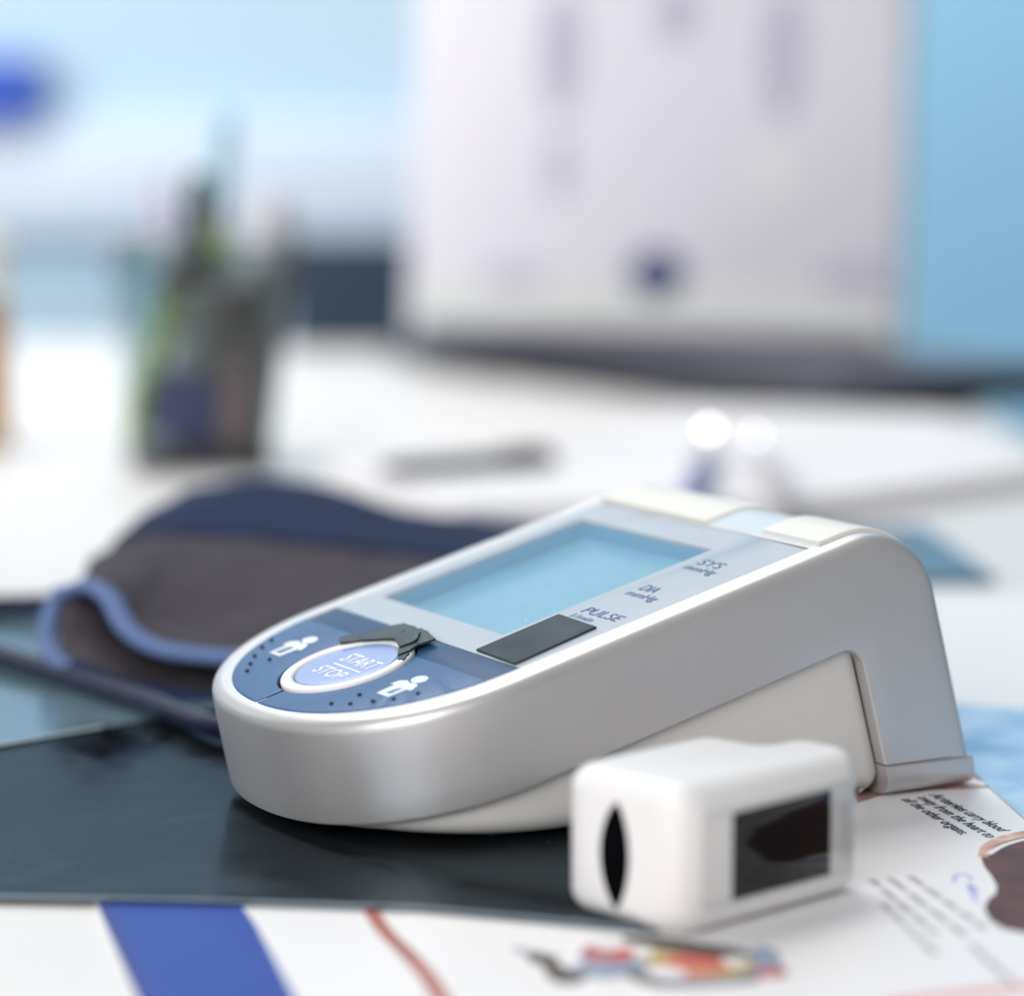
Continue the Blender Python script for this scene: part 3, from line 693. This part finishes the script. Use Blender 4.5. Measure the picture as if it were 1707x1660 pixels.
# display set in a glossy pale frame
def face_plate(x0, x1, z0, z1, y0, y1, r, name, m):
    pts = []
    for cx, cz, a0 in ((x1-r, z1-r, 0), (x0+r, z1-r, 90), (x0+r, z0+r, 180), (x1-r, z0+r, 270)):
        for k in range(6):
            a = R(a0+90*k/5); pts.append((cx+r*math.cos(a), cz+r*math.sin(a)))
    me = curve_mesh([pts], abs(y1-y0)/2, 0.00008, 1)
    return warp(me, lambda v: Vector((v.x, (y0+y1)/2+v.z, v.y)), name, m, oxi)
face_plate(0.0052, OL-0.0045, 0.0048, OH-0.0052, -0.0003, 0.0004, 0.0022, 'display_frame', M['dispframe'])
face_plate(0.0138, OL-0.0118, 0.0054, OH-0.0064, -0.0005, -0.0002, 0.0002, 'display', M['display'])
me = text_mesh('OXIMETER', 0.0026, 0.0)
warp(me, lambda v: Vector((OL-0.0062-v.y, -0.0004, 0.0072+v.x*0.98)), 'lettering', M['ink_grey'], oxi, smooth=False)

# ------------------------------------------------------------------ cuff
cuff = tag(empty('cuff', (-0.07, 0.87, 0)), 'folded navy arm cuff with grey brown lining and pale blue piping behind the monitor', 'cuff')
co = Vector((-0.07, 0.87, 0))
def P(x, y, Y): return at(x, y, Y)-co
def loft(rowpts, nu, nv):
    rows = [spline(r, nu) for r in rowpts]
    cols = list(zip(*rows)); cols = [spline(list(c), nv) for c in cols]
    return [list(r) for r in zip(*cols)]
def sheet_obj(rows, thick, name, m, parent):
    bm = bmesh.new(); nr, nc = len(rows), len(rows[0])
    top = [[bm.verts.new(p) for p in r] for r in rows]
    nrm = []
    for i in range(nr):
        rn = []
        for j in range(nc):
            du = rows[i][min(j+1, nc-1)]-rows[i][max(j-1, 0)]; dw = rows[min(i+1, nr-1)][j]-rows[max(i-1, 0)][j]
            n = du.cross(dw)
            n = n.normalized() if n.length > 1e-12 else Vector((0, 0, 1))
            if n.z < 0 and abs(n.z) > 0.3: n = -n
            rn.append(n)
        nrm.append(rn)
    bot = [[bm.verts.new(rows[i][j]-nrm[i][j]*thick) for j in range(nc)] for i in range(nr)]
    for i in range(nr-1):
        for j in range(nc-1):
            bm.faces.new((top[i][j], top[i][j+1], top[i+1][j+1], top[i+1][j]))
            bm.faces.new((bot[i][j], bot[i+1][j], bot[i+1][j+1], bot[i][j+1]))
    for i in range(nr-1):
        for j in (0, nc-1): bm.faces.new((top[i][j], top[i+1][j], bot[i+1][j], bot[i][j]))
    for j in range(nc-1):
        for i in (0, nr-1): bm.faces.new((top[i][j], top[i][j+1], bot[i][j+1], bot[i][j]))
    return finish(bm, name, m, parent, angle=60)
# upper flap: front piping line, middle, seam line, crest, rear
e0 = [P(112, 978, .790), P(150, 968, .785), P(185, 990, .778), P(212, 1038, .768), P(260, 1070, .762), P(330, 1083, .760), P(420, 1088, .760), P(560, 1085, .765), P(720, 1080, .775), P(840, 1078, .785)]
e1 = [P(135, 962, .815), P(190, 945, .812), P(232, 962, .804), P(262, 1000, .796), P(310, 1026, .790), P(370, 1040, .788), P(450, 1044, .788), P(580, 1040, .79), P(730, 1035, .80), P(850, 1030, .81)]
e2 = [P(152, 932, .85), P(205, 912, .848), P(262, 916, .843), P(305, 930, .838), P(360, 946, .834), P(420, 960, .832), P(500, 968, .832), P(620, 970, .835), P(750, 970, .84), P(860, 975, .845)]
e3 = [P(190, 905, .875), P(235, 894, .875), P(290, 891, .873), P(345, 892, .872), P(400, 896, .87), P(470, 903, .87), P(560, 912, .87), P(660, 922, .872), P(770, 935, .876), P(870, 940, .88)]
e4 = [P(232, 868, .905), P(275, 850, .91), P(325, 832, .915), P(385, 824, .92), P(440, 828, .925), P(510, 842, .925), P(590, 860, .925), P(680, 884, .925), P(780, 900, .93), P(880, 905, .94)]
e5 = [P(278, 842, .93), P(318, 820, .945), P(362, 810, .96), P(415, 804, .975), P(475, 804, .98), P(540, 814, .98), P(610, 834, .98), P(690, 858, .98), P(790, 868, .985), P(880, 875, .99)]
e6 = [P(290, 858, .945), P(335, 842, .965), P(378, 828, .985), P(430, 822, 1.0), P(485, 826, 1.01), P(550, 842, 1.01), P(620, 866, 1.0), P(700, 888, 1.0), P(795, 885, 1.0), P(880, 890, 1.005)]
lin = loft([e0, e1, e2, e3], 6, 6)
for i, r in enumerate(lin):
    for j, p in enumerate(r):
        e = min(i, 6)/6.0
        r[j] = p+Vector((0, 0, e*(0.0011*mnoise.noise(p*55)+0.0005*mnoise.noise(p*160))))
sheet_obj(lin, 0.004, 'lining_flap', M['lining'], cuff)
nav = loft([e3, e4, e5, e6], 6, 6)
for r in nav:
    for i, p in enumerate(r): r[i] = p+Vector((0, 0, 0.0012+0.0008*mnoise.noise(p*60)))
sheet_obj(nav, 0.004, 'outer_band', M['navy'], cuff)
bm = bmesh.new(); tube(bm, [p+Vector((0, -0.001, -0.0012)) for p in spline(e0, 8)], 0.0032, 14, flat=0.6); finish(bm, 'piping', M['piping'], cuff, angle=80)
# dark underside of the flap and lower layer
l0 = [P(104, 992, .797), P(150, 1000, .795), P(200, 1050, .790), P(270, 1092, .787), P(350, 1104, .786), P(470, 1108, .786)]
l1 = [P(98, 1040, .786), P(150, 1052, .782), P(210, 1084, .778), P(275, 1112, .776), P(350, 1122, .776), P(470, 1124, .778)]
l2 = [P(103, 1085, .778), P(150, 1096, .772), P(215, 1120, .768), P(275, 1138, .766), P(350, 1146, .766), P(470, 1148, .768)]
l3 = [P(122, 1112, .771), P(165, 1126, .765), P(225, 1148, .759), P(285, 1163, .756), P(350, 1172, .755), P(470, 1176, .757)]
lower = loft([l0, l1, l2, l3], 6, 6)
bm = bmesh.new(); grid(bm, lower)
finish(bm, 'lower_layer', M['lining'], cuff, angle=80)
ed = spline([P(103, 985, .797), P(88, 1015, .793), P(80, 1048, .786), P(82, 1078, .781), P(95, 1103, .775), P(122, 1120, .769)], 8)
bm = bmesh.new(); tube(bm, ed, 0.0026, 12); finish(bm, 'piping', M['piping'], cuff, angle=80)
ed = spline([P(122, 1120, .768), P(200, 1150, .758), P(290, 1170, .752), P(380, 1180, .752), P(480, 1184, .754)], 8)
bm = bmesh.new(); tube(bm, ed, 0.0034, 12); finish(bm, 'hem', M['navy'], cuff, angle=80)
# body of the roll behind, filling it down to the desk
b0 = [P(104, 992, .800), P(200, 1040, .795), P(350, 1100, .79), P(480, 1104, .79), P(720, 1090, .79)]
core = []
for rowp in (e1, e2, e3, e4, e5): core.append([p-Vector((0, 0, 0.0045)) for p in rowp])
bm = bmesh.new()
rows = [spline(r, 4) for r in core]
rows = [[Vector((p.x, p.y, ZD+0.0035)) for p in rows[0]]]+rows+[[Vector((p.x, p.y, ZD+0.0035)) for p in rows[-1]]]
grid(bm, rows)
for j in (0, len(rows[0])-1):
    try: bm.faces.new([bm.verts.new(r[j]) for r in rows])
    except ValueError: pass
finish(bm, 'bladder', M['navy'], cuff, angle=50)

# ------------------------------------------------------------------ air hose
r_h = 0.0027
hz = r_h+0.0009
hp = [onz(365, 1213, hz), onz(354, 1210, hz), onz(253, 1171, hz), onz(120, 1128, hz), onz(0, 1092, hz), onz(-120, 1062, hz)]
sock = mon.matrix_basis @ Vector((0.006, 0.0525, 0.0145))
sock = Matrix.Translation((OX, OY, 0)) @ Matrix.Rotation(YAW, 4, 'Z') @ Vector((0.006, 0.0535, 0.0145))
h1 = hp[0]
path = [sock, sock+Vector((-0.008, 0.012, -0.003))]+[sock.lerp(h1, 0.55)+Vector((-0.012, 0.006, -0.004))]
path = [h1+Vector((0.03, -0.006, 0.0)), h1+Vector((0.012, -0.004, 0))]+hp[1:]
path += [Vector((-0.24, 0.845, hz)), Vector((-0.262, 0.875, hz)), Vector((-0.24, 0.898, hz-0.001)), Vector((-0.19, 0.892, hz-0.001)), Vector((-0.15, 0.875, hz+0.001)), Vector((-0.12, 0.862, 0.008)), Vector((-0.10, 0.86, 0.010))]
hose = bmesh.new(); tube(hose, spline(path, 10), r_h, 16)
tag(finish(hose, 'air_hose', M['hose'], angle=80), 'thick navy rubber air hose running from the cuff to the monitor', 'hose')

# ------------------------------------------------------------------ pencil cup and what is in it
cupc = Vector((-0.134, 1.275, ZD))
cup = tag(empty('pencil_cup', cupc), 'clear pencil cup full of pens at the back left of the desk', 'pencil cup')
H = 0.090
def ringsq(hw, z, r=0.008, n=6):
    out = []
    for cx, cy, a0 in ((hw-r, hw-r, 0), (-hw+r, hw-r, 90), (-hw+r, -hw+r, 180), (hw-r, -hw+r, 270)):
        for k in range(n): a = R(a0+90*k/(n-1)); out.append(Vector((cx+r*math.cos(a), cy+r*math.sin(a), z)))
    return out
cr = Matrix.Rotation(R(12), 3, 'Z')
rows = [[cr @ p for p in ringsq(0.0285+0.0085*k/6, 0.004+H*k/6)] for k in range(7)]
bm = bmesh.new(); grid(bm, rows, True); finish(bm, 'clear_wall', M['cupglass'], cup, angle=60)
bm = bmesh.new(); vs = grid(bm, [[cr @ p for p in ringsq(0.0284, 0.0003)], [cr @ p for p in ringsq(0.0292, 0.008)]], True); bm.faces.new(vs[0]); bm.faces.new(vs[1]); finish(bm, 'cup_base', M['foam'], cup)
bm = bmesh.new(); tube(bm, [cr @ p for p in ringsq(0.0374, H+0.004)]+[cr @ ringsq(0.0374, H+0.004)[0]], 0.0016, 8); finish(bm, 'cup_rim', M['cuprim'], cup)
def pen(p0, p1, r, m, label, cat='pen', mc=None, capfrac=0.3, name='pen', group=None):
    p0, p1 = Vector(p0), Vector(p1); d = (p1-p0); Lr = d.length
    root = tag(empty(name, p0), label, cat, group)
    Q = d.normalized().to_track_quat('Z', 'Y').to_matrix().to_4x4()
    bm = bmesh.new(); lathe(bm, [(r*0.3, 0), (r*0.9, 0.006), (r, 0.012), (r, Lr*(1-capfrac)), (r*0.9, Lr*(1-capfrac)+0.001)], 14, Q); finish(bm, 'barrel', m, root)
    bm = bmesh.new(); lathe(bm, [(r*0.95, Lr*(1-capfrac)+0.0012), (r*1.15, Lr*(1-capfrac)+0.003), (r*1.1, Lr-0.004), (r*0.7, Lr)], 14, Q)
    finish(bm, 'cap', mc or m, root)
    bm = bmesh.new(); rbox(bm, -0.0012, 0.0012, r*1.2, r*1.2+0.0012, Lr*(1-capfrac*0.9), Lr-0.004, 0.0003, 1, Q); finish(bm, 'clip', mc or m, root)
    return root
def pn(bx, by, tx, ty, r, m, label, cat='pen', mc=None, cf=0.3, Yb=1.27, Yt=1.28, name='pen'):
    b, t = at(bx, by, Yb), at(tx, ty, Yt); return pen(b, t, r, M[m], label, cat, M[mc] if mc else None, cf, name, 'pens and markers in the clear cup')
pn(300, 735, 331, 288, 0.0046, 'penblack', 'black pen standing upright in the clear cup, tallest dark one', mc='penblack', cf=0.35)
pn(216, 735, 300, 440, 0.0044, 'penlime', 'lime green pen leaning in the cup with its tip to the left', mc='penbrown', cf=0.2, Yb=1.250, Yt=1.256)
pn(285, 700, 362, 388, 0.0072, 'pengrey', 'highlighter with a bright green end leaning in the cup', 'highlighter', 'pengreen', 0.17, 1.285, 1.29, 'highlighter')
pn(365, 735, 462, 330, 0.0085, 'pengrey', 'thick pale grey marker leaning out at the right of the cup', 'marker', 'penwhite', 0.30, 1.262, 1.27, 'marker')
pn(405, 738, 425, 395, 0.0068, 'pengrey', 'plain grey marker standing behind the right wall of the cup', 'marker', 'pengrey', 0.3, 1.285, 1.29, 'marker')
pn(330, 700, 256, 300, 0.0040, 'penwhite', 'faint pink white pen leaning out to the left of the cup', mc='penpink', cf=0.25, Yb=1.29, Yt=1.31)
pn(330, 720, 380, 190, 0.0040, 'pengrey', 'slim pen with pale teal top reaching highest out of the cup', mc='penteal', cf=0.3, Yb=1.295, Yt=1.315)
pn(392, 752, 400, 470, 0.0088, 'penbrown', 'dark brown marker low inside the right of the cup', 'marker', 'penbrown', 0.3, 1.252, 1.256, 'marker')
pn(330, 738, 322, 470, 0.0098, 'pengrey', 'fat grey marker in the middle of the cup', 'marker', 'pengrey', 0.3, 1.27, 1.272, 'marker')
pn(425, 742, 480, 385, 0.0058, 'pengrey', 'slender grey marker leaning furthest right out of the cup', 'marker', 'penbrown', 0.3, 1.272, 1.275, 'marker')
er = tag(empty('eraser', cupc+Vector((-0.004, -0.012, 0.005))), 'dark purple eraser block at the bottom of the clear cup', 'eraser')
Me = Matrix.Rotation(R(12), 4, 'Z') @ Matrix.Rotation(R(16), 4, 'Y')
bm = bmesh.new(); rbox(bm, -0.022, 0.012, -0.014, 0.004, 0.0065, 0.034, 0.002, 2, Me); finish(bm, 'eraser_block', M['penpurple'], er)
bm = bmesh.new(); rbox(bm, -0.0223, 0.0123, -0.0143, 0.0043, 0.012, 0.024, 0.002, 2, Me); finish(bm, 'sleeve', M['penpurple'], er)

# amber pill bottle at the left border
pb = tag(empty('pill_bottle', (-0.246, 1.345, ZD)), 'amber pill bottle with white cap at the left edge of the picture', 'bottle')
bm = bmesh.new(); lathe(bm, [(0.0175, 0.0004), (0.0195, 0.002), (0.0195, 0.062), (0.0175, 0.066)], 32); finish(bm, 'bottle_body', M['amber'], pb)
bm = bmesh.new(); lathe(bm, [(0.0195, 0.0665), (0.0205, 0.068), (0.0205, 0.092), (0.018, 0.095)], 32); finish(bm, 'bottle_cap', M['capwhite'], pb)

# blue box on the ledge
bb = tag(empty('storage_box', (-0.505, 2.70, 0.1352)), 'bright blue storage box on the pale ledge at upper left', 'box')
bm = bmesh.new(); rbox(bm, -0.12, 0.080, -0.018, 0.04, 0.0003, 0.044, 0.006, 2); finish(bm, 'box_body', M['bluebox'], bb)
bm = bmesh.new(); rbox(bm, -0.123, 0.083, -0.021, 0.043, 0.0443, 0.056, 0.004, 2); finish(bm, 'box_lid', M['bluebox2'], bb)

# dark slate box at the back edge of the desk
sb = tag(empty('speaker_box', (-0.105, 1.915, ZD)), 'dark slate blue box on the desk between the pencil cup and the laptop', 'box')
bm = bmesh.new(); rbox(bm, -0.037, 0.05, -0.03, 0.03, 0.0003, 0.066, 0.002, 2); finish(bm, 'box_body', M['slate'], sb)
bm = bmesh.new(); rbox(bm, -0.034, 0.047, -0.0315, -0.0302, 0.004, 0.063, 0.0005, 1); finish(bm, 'front_panel', M['slate2'], sb)

# ------------------------------------------------------------------ laptop
c_l, c_n, c_r = onz(640, 606, ZD), onz(1385, 704, ZD), onz(1680, 656, ZD)
ex = (c_n-c_l); LL = ex.length; ex.normalize(); ey = Vector((-ex.y, ex.x, 0))
DW = (c_r-c_n).dot(ey); rz = math.atan2(ex.y, ex.x)
lap = tag(empty('laptop', c_l, rz), 'open laptop with tall pale lavender lid and dark base, blurred at the back', 'laptop')
bm = bmesh.new(); rbox(bm, 0, LL, 0, DW, 0.003, 0.0185, 0.003, 2); finish(bm, 'base', M['base'], lap)
for fx, fy in ((0.03, 0.02), (LL-0.03, 0.02), (0.03, DW-0.02), (LL-0.03, DW-0.02)):
    bm = bmesh.new(); lathe(bm, [(0.006, 0.0), (0.006, 0.0035)], 16, Matrix.Translation((fx, fy, 0))); finish(bm, 'rubber_foot', M['base'], lap)
bm = bmesh.new(); rbox(bm, 0.01, LL-0.01, 0.01, DW-0.01, 0.0187, 0.0195, 0.0005, 1); finish(bm, 'deck', M['deck'], lap)
# the upright panel stands across the base and faces the viewer
pl_, pr_ = at(676, 600, 1.70), at(1500, 600, 1.60)
pz = ZD+0.0198
pl_.z = pz; pr_.z = pz
px_ = (pr_-pl_); PW = px_.length; prz = math.atan2(px_.y, px_.x)
Lm = Matrix.Rotation(-rz, 4, 'Z') @ Matrix.Translation(-Vector(c_l)) @ Matrix.Translation(pl_) @ Matrix.Rotation(prz, 4, 'Z') @ Matrix.Rotation(R(-4), 4, 'X')
PH = 0.245
bm = bmesh.new(); rbox(bm, 0, PW, 0, 0.009, 0.0, PH, 0.004, 3, Lm); lid = finish(bm, 'lid', M['lid'], lap)
bm = bmesh.new(); rbox(bm, 0.004, PW-0.004, -0.0012, -0.0001, 0.002, 0.036, 0.0005, 1, Lm); finish(bm, 'lower_bezel', M['lidframe'], lid)
bm = bmesh.new(); rbox(bm, 0.010, PW-0.010, -0.012, -0.0015, 0.0, 0.010, 0.003, 2, Lm); finish(bm, 'hinge', M['deck'], lap)
def onlid(px, py):                      # where that photo point falls on the panel, in panel coordinates
    t = (px-676)/(1500-676); Y = 1.70+(1.60-1.70)*t
    return t*PW, at(px, py, Y).z-pz
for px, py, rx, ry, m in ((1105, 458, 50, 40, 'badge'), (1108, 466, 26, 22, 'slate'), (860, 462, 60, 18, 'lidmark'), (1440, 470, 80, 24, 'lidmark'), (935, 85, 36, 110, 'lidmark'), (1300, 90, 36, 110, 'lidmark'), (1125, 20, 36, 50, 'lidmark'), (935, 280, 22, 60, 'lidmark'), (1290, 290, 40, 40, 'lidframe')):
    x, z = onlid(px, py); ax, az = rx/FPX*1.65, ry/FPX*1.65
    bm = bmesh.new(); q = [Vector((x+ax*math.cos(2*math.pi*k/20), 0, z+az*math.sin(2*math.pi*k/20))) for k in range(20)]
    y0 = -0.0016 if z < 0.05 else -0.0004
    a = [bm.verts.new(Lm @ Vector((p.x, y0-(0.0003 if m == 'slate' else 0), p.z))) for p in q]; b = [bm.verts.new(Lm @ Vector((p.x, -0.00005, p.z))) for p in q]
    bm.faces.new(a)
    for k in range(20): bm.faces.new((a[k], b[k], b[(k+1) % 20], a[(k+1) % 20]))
    finish(bm, 'badge' if m in ('badge', 'slate') else 'panel_mark', M[m], lid, angle=30)  # flat grey ovals in other tones on the panel face, badge in the middle

# ------------------------------------------------------------------ papers, pen and clip on the desk behind the monitor
def paper(name, pts, z0, z1, label, m='sheet'):
    cx = sum(p[0] for p in pts)/len(pts); cy = sum(p[1] for p in pts)/len(pts)
    root = tag(empty(name, (cx, cy, z0)), label, 'paper')
    nl = max(1, int(round((z1-z0)/0.0012))); th = (z1-z0)/nl
    for k in range(nl):
        jx, jy = random.uniform(-.0012, .0012), random.uniform(-.0012, .0012)
        bm = sheet_bm([(p[0]-cx+jx, p[1]-cy+jy) for p in pts], k*th+0.00005, (k+1)*th); finish(bm, 'sheet', M[m], root, smooth=False)
    return root
paper('paper_stack', [(-0.075, 1.205), (0.008, 1.268), (0.085, 1.44), (0.20, 1.40), (0.215, 1.19), (0.10, 1.085), (-0.02, 1.07)], ZD+0.0002, ZD+0.0090, 'white paper stack on the desk behind the monitor, edge running up to the laptop')
paper('brightening_sheet', [(0.06, 0.70), (0.10, 0.938), (0.2345, 0.932), (0.228, 0.69)], ZD+0.00002, ZD+0.00008, 'pale sheet added to brighten the desk just right of the monitor leg', 'paper')  # paler sheet added to lift the brightness of the bare desk
p0, p1 = onz(630, 782, ZD+0.0125), onz(925, 762, ZD+0.0125)
pen((p0.x, p0.y, ZD+0.0125), (p1.x, p1.y, ZD+0.0125), 0.0032, M['pennavy'], 'dark navy pen lying along the far edge of the white paper stack', 'pen', M['pennavy'], 0.35)
# two pens lying on the stack, pointing away, their flat steel ends catching the lamp
pz_ = ZD+0.0094
for (bx, by), (tx, ty), r_, m_, mc_, sr, lab in (((1148, 838), (1182, 745), 0.0040, 'clipblue', 'penwhite', 0.0019, 'blue pen lying on the white papers, pointing away, with bright steel end'),
                                                   ((1318, 838), (1258, 752), 0.0036, 'pengrey', 'penwhite', 0.0011, 'pale grey pen lying on the white papers right of the blue pen')):
    a, b = onz(bx, by, pz_+r_), onz(tx, ty, pz_+r_)
    pr = pen(a, b, r_, M[m_], lab, 'pen', M[mc_], 0.42)
    tp = b-(b-a).normalized()*0.003+Vector((0, 0, r_*1.9))
    nrm = ((Vector((0, 0, CAMH))-tp).normalized()+(KEY-tp).normalized()).normalized()
    Mx = Matrix.Translation(tp-Vector(pr.location)) @ nrm.to_track_quat('Z', 'Y').to_matrix().to_4x4()
    bm = bmesh.new(); lathe(bm, [(sr*1.0, -0.003), (sr*1.02, -0.0003), (sr, 0.0), (0.0001, 0.00001)], 20, Mx, cap1=False); finish(bm, 'steel_end', M['steel'], pr, angle=40)
